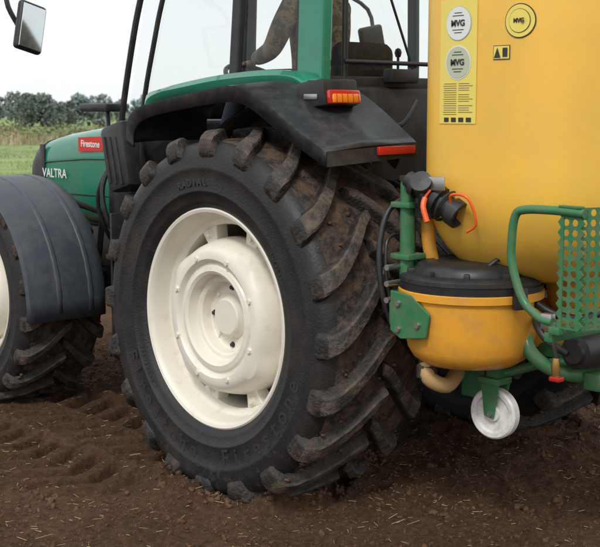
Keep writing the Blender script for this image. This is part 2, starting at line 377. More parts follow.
# cab
for s,nm in ((0,''),(1,'_far')):
    def X(x): return x if s==0 else 2*CX-x
    def pil(name,pts,w,mat,k=1): tube(name+nm,[(X(x),y,z) for x,y,z in pts],w,mat,tractor,k,8)
    plate('b_pillar'+nm,[(X(.555),.57,2.0),(X(.555),.50,2.0),(X(.60),.47,2.9),(X(.60),.54,2.9)],.04,'black',tractor,.01)
    plate('c_pillar'+nm,[(X(.545),.0,1.98),(X(.545),-.185,1.98),(X(.59),-.17,2.9),(X(.59),.015,2.9)],.07,'green',tractor,.015)
    plate('c_pillar_seal'+nm,[(X(.56),.035,2.0),(X(.56),.0,2.0),(X(.605),.015,2.9),(X(.605),.05,2.9)],.05,'black',tractor,.005)
    pil('door_frame',[(.56,1.42,1.45),(.55,1.40,1.70),(.55,1.36,1.94),(.56,1.27,2.25),(.57,1.20,2.47),(.60,1.04,2.9)],.015,'black',4)
    pil('a_pillar',[(.60,1.72,1.45),(.59,1.69,1.65),(.585,1.63,1.91),(.59,1.52,2.30),(.60,1.45,2.52),(.62,1.32,2.9)],.019,'black',4)
    pil('window_seal_low',[(.555,.47,2.03),(.555,.05,2.03)],.014,'black')
    V=[(X(.56),1.36,1.6),(X(.56),.5,2.0),(X(.6),.5,2.89),(X(.6),1.05,2.89),(X(.575),1.2,2.4),(X(.56),1.34,2.0)]
    mk('door_glass'+nm,V,[tuple(range(6))],'glass',tractor)
    V=[(X(.57),.47,2.02),(X(.57),.03,2.02),(X(.605),.03,2.89),(X(.605),.47,2.89)]
    mk('quarter_glass'+nm,V,[(0,1,2,3)],'glass',tractor)
mk('rear_glass',[(.62,-.12,1.98),(1.88,-.12,1.98),(1.86,-.11,2.89),(.64,-.11,2.89)],[(0,1,2,3)],'glass',tractor)
mk('windscreen',[(.62,1.69,1.66),(1.88,1.69,1.66),(1.86,1.36,2.87),(.64,1.36,2.87)],[(0,1,2,3)],'glass',tractor)
box('cab_roof',(.50,-.30,2.90),(2.0,1.62,3.10),'green',tractor,.08,4)
box('cab_roof_lining',(.56,-.22,2.86),(1.94,1.5,2.905),'dark',tractor,.02)
box('cab_rear_wall',(.56,-.20,1.25),(1.94,-.10,1.97),'black',tractor,.03)
box('rear_window_frame',(.58,-.165,1.95),(1.92,-.095,2.02),'black',tractor,.01)
tube('rear_window_hinge_bar',[(.66,-.19,2.09),(1.84,-.19,2.09)],.011,'black',tractor)
tube('rear_window_bar',[(.70,-.15,2.0),(.71,-.15,2.89)],.016,'black',tractor)
tube('rear_wiper',[(1.20,-.15,2.06),(1.02,-.155,2.42)],.007,'black',tractor,1,6)
box('rear_lamp_bracket',(.95,-.24,1.99),(1.15,-.17,2.06),'black',tractor,.01)
box('cab_rear_vent',(.66,-.215,1.60),(.90,-.198,1.82),'dark',tractor,.004)
for k in range(6): box('vent_slat_%d'%k,(.67,-.222,1.62+k*.033),(.89,-.213,1.634+k*.033),'black',tractor,.002)
tube('rear_wall_hose',[(.70,-.23,1.95),(.80,-.28,1.8),(.95,-.30,1.78),(1.1,-.27,1.9)],.014,'black',tractor,6,8)
box('cab_floor',(.56,-.15,1.22),(1.94,1.62,1.36),'dark',tractor,.02)
box('cab_front_cowl',(.62,1.58,1.36),(1.88,1.70,1.68),'black',tractor,.03)
box('seat_cushion',(.92,.33,1.70),(1.46,.90,1.85),'seat',tractor,.06,4)
box('seat_backrest',(.95,.18,1.82),(1.45,.31,2.22),'seat',tractor,.06,4,rot=(8,0,0),taper=(.85,.8))
box('seat_pedestal',(1.0,.38,1.36),(1.4,.8,1.72),'dark',tractor,.03)
box('armrest_near',(.82,.40,2.02),(.92,.86,2.075),'seat',tractor,.025,3)
tube('armrest_stay',[(.89,.42,2.03),(.98,.30,1.88)],.02,'dark',tractor,1,8)
box('armrest_console',(1.47,.28,1.98),(1.65,.85,2.07),'black',tractor,.03,3)
box('side_console',(1.62,-.05,1.36),(1.90,.95,1.92),'black',tractor,.05,3)
for k,(x,y) in enumerate([(1.66,.55),(1.72,.62),(1.76,.45),(1.66,.88)]):
    tube('control_lever_%d'%k,[(x,y,1.95),(x-.01,y+.03,2.10),(x-.02,y+.02,2.18)],[.008,.008,.008],'black',tractor,1,8)
    lathe('lever_knob_%d'%k,[(-.03,.001),(-.025,.015),(0,.022),(.02,.016),(.028,.001)],(x-.02,y+.02,2.19),(0,0,1),'redor' if k==1 else 'black',tractor,12)
tube('steering_column',[(1.25,1.42,1.40),(1.25,1.22,1.98)],.045,'black',tractor)
tube('steering_wheel',[Vector((1.25,1.18,2.03))+Vector((1,0,0))*.2*math.cos(a)+Vector((0,.80,.45))*.22*math.sin(a) for a in [2*pi*i/36 for i in range(37)]],.015,'black',tractor,1,8)
for a in (R_(90),R_(210),R_(330)):
    tube('steering_spoke',[(1.25,1.19,2.01),Vector((1.25,1.18,2.03))+Vector((.2*math.cos(a),.176*math.sin(a),.099*math.sin(a)))],.012,'black',tractor,1,8)
box('dashboard',(1.02,1.36,1.80),(1.48,1.58,1.98),'black',tractor,.04,3)
box('cab_monitor',(1.62,1.0,2.05),(1.82,1.04,2.22),'black',tractor,.01,rot=(0,0,25))

# hood
def hoodring(y,hw,zb,zt,p=5.5,n=40):
    r=[]
    for j in range(n):
        c,s_=sup(2*pi*(j+.5)/n,p); zc=(zb+zt)/2; hz=(zt-zb)/2
        r.append((CX+c*hw,y,zc+s_*hz))
    return r
loft('hood',[hoodring(1.72,.41,1.08,1.79),hoodring(2.0,.41,1.08,1.775),hoodring(2.5,.405,1.08,1.74),hoodring(2.85,.40,1.10,1.70),hoodring(3.10,.385,1.12,1.655)],'green',tractor)
loft('hood_nose',[hoodring(3.10,.392,1.10,1.66),hoodring(3.2,.38,1.06,1.63),hoodring(3.32,.34,1.03,1.56),hoodring(3.40,.28,1.03,1.44),hoodring(3.43,.2,1.08,1.32)],'black',tractor)
box('hood_rear_panel',(.82,1.66,1.06),(1.68,1.74,1.80),'black',tractor,.04)
box('hood_nose_strip',(.85,3.04,1.13),(.866,3.10,1.62),'black',tractor,.006)
box('red_sticker',(.834,2.26,1.585),(.8375,2.56,1.680),'red',tractor,0,rot=(-2,0,0))
def textplane(name,txt,size,loc,right,up,mat,par):
    c=bpy.data.curves.new(name,'FONT'); c.body=txt; c.size=size; c.extrude=.0008; c.align_x='CENTER'; c.align_y='CENTER'; c.offset=.001; c.materials.append(M[mat])
    o=bpy.data.objects.new(name,c); col.objects.link(o); o.parent=par
    rt=Vector(right).normalized(); upv=Vector(up).normalized(); nr=rt.cross(upv)
    mt=Matrix((rt,upv,nr)).transposed().to_4x4(); mt.translation=Vector(loc); o.matrix_world=mt; return o
textplane('hood_lettering','VALTRA',.088,(.834,2.88,1.42),(0,-1,0),(0,-.0,1),'stw',tractor)
textplane('sticker_lettering','Firestone',.062,(.8325,2.41,1.632),(0,-1,0),(0,-.03,1),'stw',tractor)
tube('hood_crease',[(.838,1.75,1.545),(.840,2.5,1.53),(.855,3.08,1.49)],.004,'black',tractor,1,6)
tube('hood_lower_crease',[(.840,1.75,1.30),(.842,2.5,1.29),(.857,3.08,1.28)],.004,'black',tractor,1,6)
box('engine_block',(.98,1.3,.62),(1.52,3.1,1.12),'dark',tractor,.04)
box('engine_side_parts',(.90,1.8,.80),(1.0,2.7,1.08),'dark',tractor,.04)
box('transmission',(.92,-.62,.62),(1.58,1.4,1.24),'dark',tractor,.06)
tube('rear_axle',[(.22,RY,RZ),(.5,RY,RZ),(.8,RY,RZ),(1.7,RY,RZ),(2.0,RY,RZ),(2.28,RY,RZ)],[.13,.13,.2,.2,.13,.13],'dark',tractor,1,24)
tube('front_axle',[(.45,2.55,.70),(.8,2.55,.68),(1.7,2.55,.68),(2.05,2.55,.70)],[.12,.085,.085,.12],'dark',tractor,1,20)
box('front_weight_frame',(.98,2.9,.72),(1.52,3.55,1.05),'dark',tractor,.04)
box('fuel_tank',(.50,1.0,.62),(.93,1.62,1.14),'black',tractor,.06,4)
for k,z in enumerate((.42,.70,.98)):
    box('cab_step_%d'%k,(.36,1.12,z),(.60,1.52,z+.03),'dark',tractor,.006)
for y in (1.12,1.52): box('step_side',(.40,y-.01,.40),(.58,y+.01,1.25),'black',tractor,.004)
box('fender_front_support',(.44,1.42,1.38),(.60,1.66,1.78),'black',tractor,.04,rot=(-14,0,0))
box('side_toolbox',(.58,1.50,1.20),(.84,1.84,1.46),'black',tractor,.04)
for k in range(3): box('support_rib_%d'%k,(.432,1.47+k*.06,1.42),(.442,1.49+k*.06,1.70),'dark',tractor,.003,rot=(-14,0,0))
box('work_lamp',(.50,1.70,1.845),(.66,2.0,1.895),'black',tractor,.015)
tube('work_lamp_post',[(.58,1.78,1.55),(.58,1.8,1.85)],.012,'black',tractor)
tube('hydraulic_hose_a',[(.6,1.68,1.65),(.48,1.72,1.4),(.52,1.7,1.15),(.75,1.8,1.0)],.016,'black',tractor,6,8)
tube('hydraulic_hose_b',[(.62,1.74,1.62),(.53,1.85,1.35),(.62,1.9,1.1),(.85,2.0,.9)],.014,'black',tractor,6,8)
tube('exhaust_pipe',[(1.72,1.85,1.3),(1.74,1.85,2.3),(1.74,1.82,3.0)],.05,'dark',tractor,1,16)
def arcf(r,a0,a1,n=18): return [(2.55+r*math.sin(R_(a0+(a1-a0)*i/n)),.665+r*math.cos(R_(a0+(a1-a0)*i/n))) for i in range(n+1)]
e0,e1=62,-95
f=sweepfender('front_fender',[.02,.0,.01,.05,.10,.47,.53,.55],[arcf(q,e0,e1) for q in (.70,.732,.752,.760,.770,.770,.752,.722)],'ffender',tractor,.008,1); mirror_of(f)
for dx in (.18,.40):
    f=sweepfender('front_fender_rib',[dx,dx+.01,dx+.03,dx+.04],[arcf(q,55,-92) for q in (.771,.777,.777,.771)],'ffender',tractor,.003,1); mirror_of(f)
tube('front_fender_bracket',[(.80,2.3,.80),(.72,2.1,1.2),(.50,2.15,1.29)],.022,'dark',tractor)
box('mirror_shell',(-.19,1.50,2.17),(-.0,1.55,2.44),'black',tractor,.03,4,rot=(0,12,14))
box('mirror_pane',(-.176,1.494,2.187),(-.014,1.499,2.423),'mirror',tractor,0,rot=(0,12,14))
tube('mirror_arm',[(.6,1.45,2.72),(.25,1.58,2.68),(-.14,1.62,2.56),(-.20,1.58,2.44),(-.15,1.56,2.32)],.014,'black',tractor,5,8)
box('mirror_shell_far',(2.5,1.50,2.17),(2.69,1.55,2.44),'black',tractor,.03,4,rot=(0,-12,-14))
tube('mirror_arm_far',[(1.9,1.45,2.72),(2.25,1.58,2.68),(2.64,1.62,2.56),(2.64,1.56,2.32)],.014,'black',tractor,4,8)
for x in (.85,1.65):
    tube('lower_link',[(x,-.35,.62),(x,-1.15,.66)],.035,'dark',tractor)
    tube('lift_rod',[(x,-.70,.65),(x,-.55,1.25)],.022,'dark',tractor)
    tube('lift_arm',[(x,-.25,1.30),(x,-.58,1.26)],.04,'dark',tractor)
tube('top_link',[(1.25,-.4,1.15),(1.25,-1.1,1.3)],.03,'dark',tractor)
for k in range(4):
    tube('coupler_hose_%d'%k,[(.72+.08*k,-.22,1.45),(.68+.08*k,-.45,1.5),(.66+.1*k,-.75,1.3),(.7+.1*k,-.98,1.1)],.012,'black',tractor,5,8)

# ================================================================ DRIVER (seated)
driver=empty('driver')
OX,OY=-.07,.12
def skin(name,pts,edges,mat,sub=2,root=0):
    me=bpy.data.meshes.new(name); me.from_pydata([p[:3] for p in pts],edges,[]); me.materials.append(M[mat])
    o=bpy.data.objects.new(name,me); col.objects.link(o); o.parent=driver
    md=o.modifiers.new('skin','SKIN'); md.use_smooth_shade=True
    sv=me.skin_vertices[0].data
    for i,p in enumerate(pts):
        rr=p[3]; sv[i].radius=(rr,rr) if not isinstance(rr,tuple) else rr
        sv[i].use_root=(i==root)
    s=o.modifiers.new('sub','SUBSURF'); s.levels=sub; s.render_levels=sub
    return o
def sh(L): return [(p[0]+OX,p[1]+OY,*p[2:]) for p in L]
skin('jacket',sh([(1.22,.42,1.95,(.165,.12)),(1.21,.40,2.10,(.155,.115)),(1.19,.38,2.28,(.18,.125)),(1.18,.38,2.41,(.14,.095)),(1.18,.385,2.50,.065),
 (1.01,.38,2.42,.08),(.955,.42,2.30,.068),(.93,.46,2.185,.058),(.935,.56,2.15,.048),(.94,.64,2.13,.040),
 (1.35,.38,2.41,.08),(1.42,.44,2.28,.066),(1.47,.50,2.17,.056),(1.56,.62,2.15,.046),(1.615,.70,2.135,.038)]),
 [(0,1),(1,2),(2,3),(3,4),(3,5),(5,6),(6,7),(7,8),(8,9),(3,10),(10,11),(11,12),(12,13),(13,14)],'jacket')
skin('trousers',sh([(1.22,.44,1.93,(.16,.11)),(1.12,.52,1.92,.095),(1.10,.75,1.94,.085),(1.09,.95,1.95,.068),(1.09,1.05,1.75,.06),(1.10,1.12,1.50,.048),
 (1.32,.52,1.92,.095),(1.36,.75,1.94,.085),(1.39,.95,1.95,.068),(1.39,1.05,1.75,.06),(1.38,1.12,1.50,.048)]),
 [(0,1),(1,2),(2,3),(3,4),(4,5),(0,6),(6,7),(7,8),(8,9),(9,10)],'jeans')
for x in (1.10,1.38):
    skin('boot',sh([(x,1.10,1.47,.05),(x,1.13,1.42,.045),(x,1.22,1.405,.042),(x,1.30,1.395,.034)]),[(0,1),(1,2),(2,3)],'boot')
def hand(name,w,d,side):
    w=Vector(w)+Vector((OX,OY,0)); d=Vector(d).normalized(); up=Vector((0,0,1)); s=d.cross(up).normalized()*side
    palm=[w,w+d*.03,w+d*.075]
    skin(name+'_palm',[(*palm[0],(.024,.02)),(*palm[1],(.034,.017)),(*palm[2],(.036,.014))],[(0,1),(1,2)],'skin')
    for k,(o,ln) in enumerate(((-.028,.068),(-.009,.078),(.010,.073),(.028,.055))):
        b=w+d*.07+s*o
        skin(name+'_finger_%d'%k,[(*b,.0095),(*(b+d*ln*.45-up*.004),.009),(*(b+d*ln*.8-up*.016),.0085),(*(b+d*ln-up*.032),.007)],[(0,1),(1,2),(2,3)],'skin')
    b=w+d*.025-s*.024
    skin(name+'_thumb',[(*b,.012),(*(b-s*.022+d*.022-up*.006),.011),(*(b-s*.028+d*.050-up*.014),.009)],[(0,1),(1,2)],'skin')
hand('left_hand',(.94,.645,2.118),(0,1,-.12),1); hand('right_hand',(1.618,.71,2.13),(.1,1,-.05),-1)
hd=Matrix.Translation((1.18+OX,.40+OY,2.635))@Matrix.Rotation(R_(35),4,'Z')
V=[];F=[];nu,nv=28,20
for i in range(nv+1):
    t=pi*i/nv
    for j in range(nu):
        a=2*pi*j/nu; x=math.sin(t)*math.cos(a); y=math.sin(t)*math.sin(a); z=math.cos(t)
        X_,Y_,Z_=x*.076,y*.098,z*.118
        if z<-.1: X_*=1+.30*(z+.1); Y_=Y_*(1+.12*(z+.1))+.006
        if y>0: 
            g=math.exp(-(x/.18)**2); Y_+=.022*g*math.exp(-((z+.12)/.16)**2); Y_-=.006*math.exp(-((abs(x)-.38)/.16)**2)*math.exp(-((z-.03)/.12)**2)
            Y_+=.008*g*math.exp(-((z+.78)/.15)**2)
        V.append(hd@Vector((X_,Y_,Z_)))
for i in range(nv):
    for j in range(nu): F.append((i*nu+j,(i+1)*nu+j,(i+1)*nu+(j+1)%nu,i*nu+(j+1)%nu))
fixn(mk('head',V,F,'skin',driver,True))
skin('neck',sh([(1.18,.385,2.47,.06),(1.18,.39,2.55,.056)]),[(0,1)],'skin',1)
V=[];F=[]
for i in range(11):
    t=pi*.60*i/10
    for j in range(28):
        a=2*pi*j/28; x=math.sin(t)*math.cos(a); y=math.sin(t)*math.sin(a); z=math.cos(t)
        if y>.25 and z<.42: z=.42+(z-.42)*.05; q=math.sqrt(max(0,1-z*z)); x=q*math.cos(a); y=q*math.sin(a)
        V.append(hd@Vector((x*.083,y*.105-.003,z*.126)))
for i in range(10):
    for j in range(28): F.append((i*28+j,(i+1)*28+j,(i+1)*28+(j+1)%28,i*28+(j+1)%28))
fixn(mk('hair',V,F,'hair',driver,True))
for sx_ in (-1,1):
    for nm,r,dy,mt_ in (('eye_white',.012,.079,'eyew'),('iris',.006,.0868,'eye')):
        c=hd@Vector((sx_*.029,dy,.003)); lathe(nm,[(-r,.0005),(-r*.7,r*.7),(0,r),(r*.7,r*.7),(r,.0005)],c,(0,0,1),mt_,driver,12)
    c=hd@Vector((sx_*.077,-.008,-.005)); lathe('ear',[(-.03,.002),(-.02,.012),(0,.017),(.02,.014),(.028,.002)],c,(0,0,1),'skin',driver,12)
tube('mouth',[hd@Vector((-.022,.086,-.066)),hd@Vector((0,.097,-.065)),hd@Vector((.022,.086,-.066))],.005,'lips',driver,3,8)

# ================================================================ SPRAYER
sp=empty('crop_sprayer')
TC=(1.25,-1.38); TA,TB,TP=1.0,.47,4.0
ZB,RD=1.13,.40
def tscale(z):
    if z<ZB+RD:
        t=(ZB+RD-z)/RD; return .62+.38*math.sqrt(max(0,1-t*t))
    return 1
def tring(z,sc,n=96):
    r=[]
    for j in range(n):
        c,s_=sup(2*pi*(j+.5)/n,TP)
        ax=TA-(1-sc)*.95; by=TB-(1-sc)*.75
        r.append((TC[0]+c*ax,TC[1]+s_*by,z))
    return r
zs=[ZB+RD*(1-math.cos(R_(t))) for t in (0,10,20,30,40,50,60,70,80,90)]
rings=[tring(ZB,.45)]+[tring(z,tscale(z)) for z in zs]+[tring(z,1) for z in (1.6,1.85,1.86,2.1,2.40)]+[tring(2.40+.22*math.sin(R_(t)),.8+.2*math.cos(R_(t))) for t in (20,40,60,80,90)]+[tring(2.625,.5)]
loft('tank',rings,'yellow',sp,ang=60)
lathe('tank_lid',[(2.62,.22),(2.66,.22),(2.68,.19),(2.69,.001)],(1.25,-1.38,0),(0,0,1),'black',sp,40)
def tx(y,z,off=.003):
    dy=abs((y-TC[1])/TB); return TC[0]-TA*(max(0,1-dy**TP))**(1/TP)-off
def sticker(name,y0,y1,z0,z1,mat,off=.003,n=10):
    V=[];F=[]
    for i in range(n+1):
        y=y0+(y1-y0)*i/n
        for z in (z0,z1): V.append((tx(y,z,off),y,z))
    for i in range(n): F.append((2*i,2*i+1,2*i+3,2*i+2))
    o=mk(name,V,F,mat,sp,True); fixn(o); return o
def disc(name,yc,zc,r,mat,off,n=32):
    V=[(tx(yc,zc,off),yc,zc)]; F=[]
    for i in range(n):
        a=2*pi*i/n; y=yc+r*math.cos(a); z=zc+r*math.sin(a); V.append((tx(y,z,off),y,z))
    for i in range(n): F.append((0,1+i,1+(i+1)%n))
    o=mk(name,V,F,mat,sp,True); fixn(o); return o
sticker('label_strip',-1.372,-1.172,1.795,2.29,'sty')
disc('round_label_a',-1.275,2.195,.069,'stg',.0045); disc('round_label_a2',-1.275,2.195,.066,'stw',.006)
disc('round_label_b',-1.275,2.040,.069,'stw',.0045); disc('round_label_b2',-1.275,2.040,.063,'stg',.006)
disc('round_label_c',-1.575,2.19,.066,'stb',.003); disc('round_label_c2',-1.575,2.19,.062,'sty',.0045); disc('round_label_c3',-1.575,2.19,.046,'stb',.006);disc('round_label_c4',-1.575,2.19,.044,'sty',.0075)
textplane('round_label_text','MVG',.034,(tx(-1.275,2.18,.008),-1.275,2.195),(0,-1,0),(0,0,1),'stb',sp)
textplane('round_label_text_b','MVG',.034,(tx(-1.275,2.04,.008),-1.275,2.040),(0,-1,0),(0,0,1),'stb',sp)
textplane('round_label_text_c','MVG',.024,(tx(-1.575,2.19,.010),-1.575,2.19),(0,-1,0),(0,0,1),'stb',sp)
for zc,ww in ((2.235,.04),(2.224,.06),(2.168,.06),(2.157,.04),(2.08,.04),(2.069,.06),(2.013,.06),(2.002,.04)):
    sticker('label_text_line',-1.275-ww/2,-1.275+ww/2,zc,zc+.003,'stb',.0072,3)
for k in range(15):
    e=.018*((k*7)%3-1)
    sticker('label_line_%d'%k,-1.270,-1.195-.2*abs(e),1.955-k*.0088,1.9567-k*.0088,'stb',.0045,3)
    if k%5!=4: sticker('label_line_b%d'%k,-1.355+abs(e),-1.280,1.955-k*.0088,1.9567-k*.0088,'stb',.0045,3)
for k in range(4): sticker('label_block_%d'%k,-1.205-.040*k-.024,-1.205-.040*k+.003,1.802,1.820,'stb',.0045,2)
sticker('warning_label',-1.535,-1.455,2.045,2.10,'stb',.003,4); sticker('warning_label_face',-1.532,-1.458,2.048,2.097,'sty',.0042,4)
V=[(tx(-1.478,2.05,.006),-1.460,2.052),(tx(-1.478,2.05,.006),-1.493,2.052),(tx(-1.478,2.05,.006),-1.4765,2.092)]
fixn(mk('warning_triangle',V,[(0,1,2)],'stb',sp))
sticker('warning_symbol',-1.525,-1.502,2.055,2.09,'stb',.006,3)

H=(.42,-1.22)
lathe('hopper_bowl',[(.765,.001),(.77,.12),(.782,.20),(.81,.242),(.85,.266),(.92,.278),(1.03,.290),(1.065,.293),(1.07,.308),(1.10,.310),(1.105,.298)],(H[0],H[1],0),(0,0,1),'orange',sp,64)
lathe('hopper_lid_ring',[(1.102,.29),(1.104,.303),(1.128,.305),(1.130,.298),(1.136,.298),(1.138,.304),(1.155,.303),(1.165,.292),(1.170,.27),(1.172,.25),(1.190,.245),(1.212,.225),(1.222,.19),(1.226,.16),(1.219,.15),(1.219,.001)],(H[0],H[1],0),(0,0,1),'black',sp,64)
for k in range(10):
    a=2*pi*k/10; box('lid_rib_%d'%k,(H[0]+.245*math.cos(a)-.012,H[1]+.245*math.sin(a)-.03,1.165),(H[0]+.245*math.cos(a)+.012,H[1]+.245*math.sin(a)+.03,1.19),'black',sp,.004,rot=(0,0,math.degrees(a)+90))
tube('lid_handle',[(H[0]-.1,H[1]-.16,1.205),(H[0]-.05,H[1]-.19,1.245),(H[0]+.06,H[1]-.20,1.245),(H[0]+.11,H[1]-.16,1.205)],.010,'black',sp,4,8)
box('hopper_clip',(H[0]-.10,H[1]-.33,1.05),(H[0]-.04,H[1]-.30,1.14),'black',sp,.006,rot=(0,0,-18))
lathe('second_bowl',[(.80,.001),(.81,.12),(.84,.17),(.92,.20),(1.0,.20)],(.78,-1.28,0),(0,0,1),'orange',sp,48)
tube('hopper_outlet',[(H[0]-.16,H[1]+.10,.79),(H[0]-.17,H[1]+.08,.72),(H[0]-.09,H[1]+.05,.68),(H[0]+.04,H[1]+.1,.71)],.034,'hose',sp,4,14)
lathe('outlet_fitting',[(-.03,.045),(.02,.045),(.03,.036),(.05,.036)],(H[0]-.16,H[1]+.10,.75),(0,0,1),'dark',sp,16)
tube('frame_column',[(.235,-1.02,.90),(.235,-1.02,1.56)],.032,'fgreen',sp,1,20)
tube('column_inner',[(.30,-.98,.86),(.30,-.98,1.45)],.022,'fgreen',sp,1,16)
tube('column_cap',[(.235,-1.02,1.555),(.235,-1.02,1.575)],.038,'black',sp,1,20)
for z in (1.06,1.22,1.44): box('column_clamp',(.19,-1.07,z),(.30,-.96,z+.025),'fgreen',sp,.005)
plate('hopper_bracket',[(.118,-1.10,.90),(.118,-1.24,.92),(.118,-1.26,1.02),(.118,-1.16,1.09),(.118,-1.04,1.10),(.118,-1.04,.93)],.012,'fgreen',sp)
box('bracket_arm',(.115,-1.06,.95),(.32,-1.03,1.05),'fgreen',sp,.006)
for (y,z) in ((-1.09,1.05),(-1.2,.97),(-1.09,.94)):
    lathe('bracket_bolt',[(0,.014),(-.012,.013),(-.012,.001)],(.111,y,z),(1,0,0),'metal',sp,6)
for z in (1.05,1.12,1.19): tube('column_pin',[(.13,-1.0,z),(.24,-.99,z)],.013,'metal',sp,1,10)
tube('feed_hose',[(.30,-.95,1.48),(.21,-.93,1.42),(.16,-.93,1.28),(.15,-.95,1.1),(.19,-.97,.95)],.013,'black',sp,6,10)
tube('feed_hose_thin',[(.24,-.94,1.32),(.18,-.95,1.28),(.17,-.97,1.1),(.22,-1.0,.92),(.3,-1.05,.85)],.008,'black',sp,6,8)
tube('tank_side_pipe',[(.40,-1.02,1.56),(.335,-1.04,1.48),(.325,-1.06,1.3),(.34,-1.08,1.18)],.030,'orange',sp,5,16)
def cpl(name,c,ax,prof,mat,n=24): return lathe(name,[(h*1.12,r*1.18) for h,r in prof],c,ax,mat,sp,n)
A=(.10,-.75,-.42)
c0=Vector((.21,-1.045,1.565))
cpl('coupling_body',c0,A,[(0,.001),(0,.030),(.03,.032),(.035,.045),(.06,.047),(.065,.034),(.10,.034),(.105,.052),(.13,.054),(.132,.049),(.145,.049),(.147,.054),(.17,.054),(.175,.040),(.22,.040),(.225,.050),(.265,.050),(.267,.040),(.24,.036),(.24,.001)],'black')
a=Vector(A).normalized()
cpl('coupling_branch',c0+a*.10,(-.55,-.3,.35),[(0,.028),(.06,.028),(.062,.038),(.085,.038),(.087,.001)],'black')
for k,(q,sgn) in enumerate(((.15,1),(.22,-1))):
    cc=c0+a*q; u=a.cross(Vector((0,0,1))).normalized(); w=u.cross(a)
    tube('coupling_lever_%d'%k,[cc+u*.065*sgn,cc+u*.082*sgn-w*.03+a*.02,cc+u*.087*sgn-w*.07+a*.07],.012,'redor',sp,3,8)
    tube('coupling_ring_%d'%k,[cc+(u*math.cos(t)+w*math.sin(t))*.067 for t in [i*2*pi/24 for i in range(25)]],.006,'redor' if k==0 else 'black',sp,1,8)
tube('pull_loop',[c0+a*.27+Vector((-.02,-.0,.02)),c0+a*.26+Vector((-.05,-.03,.07)),c0+a*.30+Vector((-.04,-.07,.08)),c0+a*.34+Vector((-.02,-.06,.0)),c0+a*.32+Vector((-.02,-.03,-.05))],.006,'redor',sp,5,8)
box('steel_tag',(.175,-1.27,1.525),(.182,-1.19,1.58),'metal',sp,.002,rot=(0,0,8))
lathe('dust_cap',[(0,.001),(0,.042),(-.02,.044),(-.022,.030),(-.03,.028),(-.03,.001)],(.22,-1.17,1.50),(1,.2,-.2),'black',sp,24)
box('coupling_mount',(.23,-1.16,1.40),(.30,-1.06,1.50),'black',sp,.01)

LX=.16; DY=-.035
tube('step_rail',[(LX,y+DY,z) for y,z in ((-1.93,1.475),(-1.80,1.48),(-1.66,1.475),(-1.615,1.45),(-1.60,1.36),(-1.605,1.26),(-1.66,1.13),(-1.74,1.07),(-1.80,1.06))],.017,'fgreen',sp,5,14)
def perf(name,origin,U,W,nu,nw,cell,mat,hr=.36,solid=.004):
    O=Vector(origin);U=Vector(U).normalized();W=Vector(W).normalized();V=[];F=[]
    for i in range(nu):
        for j in range(nw):
            b=len(V)
            cx=(i+.5)*cell;cy=(j+.5)*cell
            sq=[(-.5,-.5),(0,-.5),(.5,-.5),(.5,0),(.5,.5),(0,.5),(-.5,.5),(-.5,0)]
            for (a_,b_) in sq: V.append(O+U*(cx+a_*cell)+W*(cy+b_*cell))
            for k in range(8):
                an=math.atan2(sq[k][1],sq[k][0]); V.append(O+U*(cx+hr*cell*math.cos(an))+W*(cy+hr*cell*math.sin(an)))
            for k in range(8): F.append((b+k,b+(k+1)%8,b+8+(k+1)%8,b+8+k))
    bm=bmesh.new(); me=bpy.data.meshes.new(name); me.from_pydata([tuple(v) for v in V],[],F); bm.from_mesh(me); bmesh.ops.remove_doubles(bm,verts=bm.verts,dist=.0005); bm.to_mesh(me); bm.free()
    me.materials.append(M[mat]); o=bpy.data.objects.new(name,me); col.objects.link(o); o.parent=sp
    md=o.modifiers.new('s','SOLIDIFY'); md.thickness=solid; return o
perf('step_tread_side',(LX,-1.83+DY,1.04),(0,-1,0),(0,0,1),2,12,.038,'fgreen')
perf('step_tread',(LX+.0,-1.912+DY,1.04),(.94,-.34,0),(0,0,1),6,12,.038,'fgreen')
def zig(name,x,y,z0,z1,n,amp,dirv):
    pts=[]
    for i in range(2*n+1):
        z=z0+(z1-z0)*i/(2*n); e=amp if i%2 else 0
        pts.append((x+dirv[0]*e,y+dirv[1]*e,z))
    pts=[(x-dirv[0]*.012,y-dirv[1]*.012,z0)]+pts+[(x-dirv[0]*.012,y-dirv[1]*.012,z1)]
    return plate(name,pts,.005,'fgreen',sp,0)
zig('step_teeth_a',LX,-1.914+DY,1.04,1.496,12,.018,(0,-1,0)); zig('step_teeth_b',LX,-1.828+DY,1.04,1.496,12,.015,(0,1,0))
box('step_end_top',(LX-.012,-1.92+DY,1.492),(LX+.012,-1.82+DY,1.502),'fgreen',sp,.002)
box('step_hinge',(LX-.015,-1.84+DY,1.015),(LX+.10,-1.79+DY,1.045),'fgreen',sp,.005)
box('step_lug',(LX-.01,-1.80+DY,1.03),(LX+.02,-1.75+DY,1.09),'metal',sp,.004)
box('step_mount',(LX,-1.80+DY,.98),(.60,-1.76+DY,1.02),'fgreen',sp,.006)
box('frame_beam_rear',(.62,-1.74,.70),(2.1,-1.66,.775),'fgreen',sp,.01)
box('frame_beam_front',(.42,-1.06,.90),(2.1,-.98,.98),'fgreen',sp,.01)
for x in (.66,1.2,1.95): box('frame_cross',(x,-1.7,.80),(x+.06,-1.0,.86),'fgreen',sp,.01)
for x in (.66,1.82): box('frame_upright',(x,-1.05,.55),(x+.08,-.97,1.3),'fgreen',sp,.01)
for x in (1.3,1.95): box('tank_cradle',(x,-1.72,.77),(x+.06,-1.66,1.25),'fgreen',sp,.01)
tube('frame_curved_tube',[(.50,-1.44,.96),(.47,-1.50,.86),(.52,-1.57,.79),(.62,-1.63,.755),(.8,-1.67,.74)],.030,'fgreen',sp,5,16)
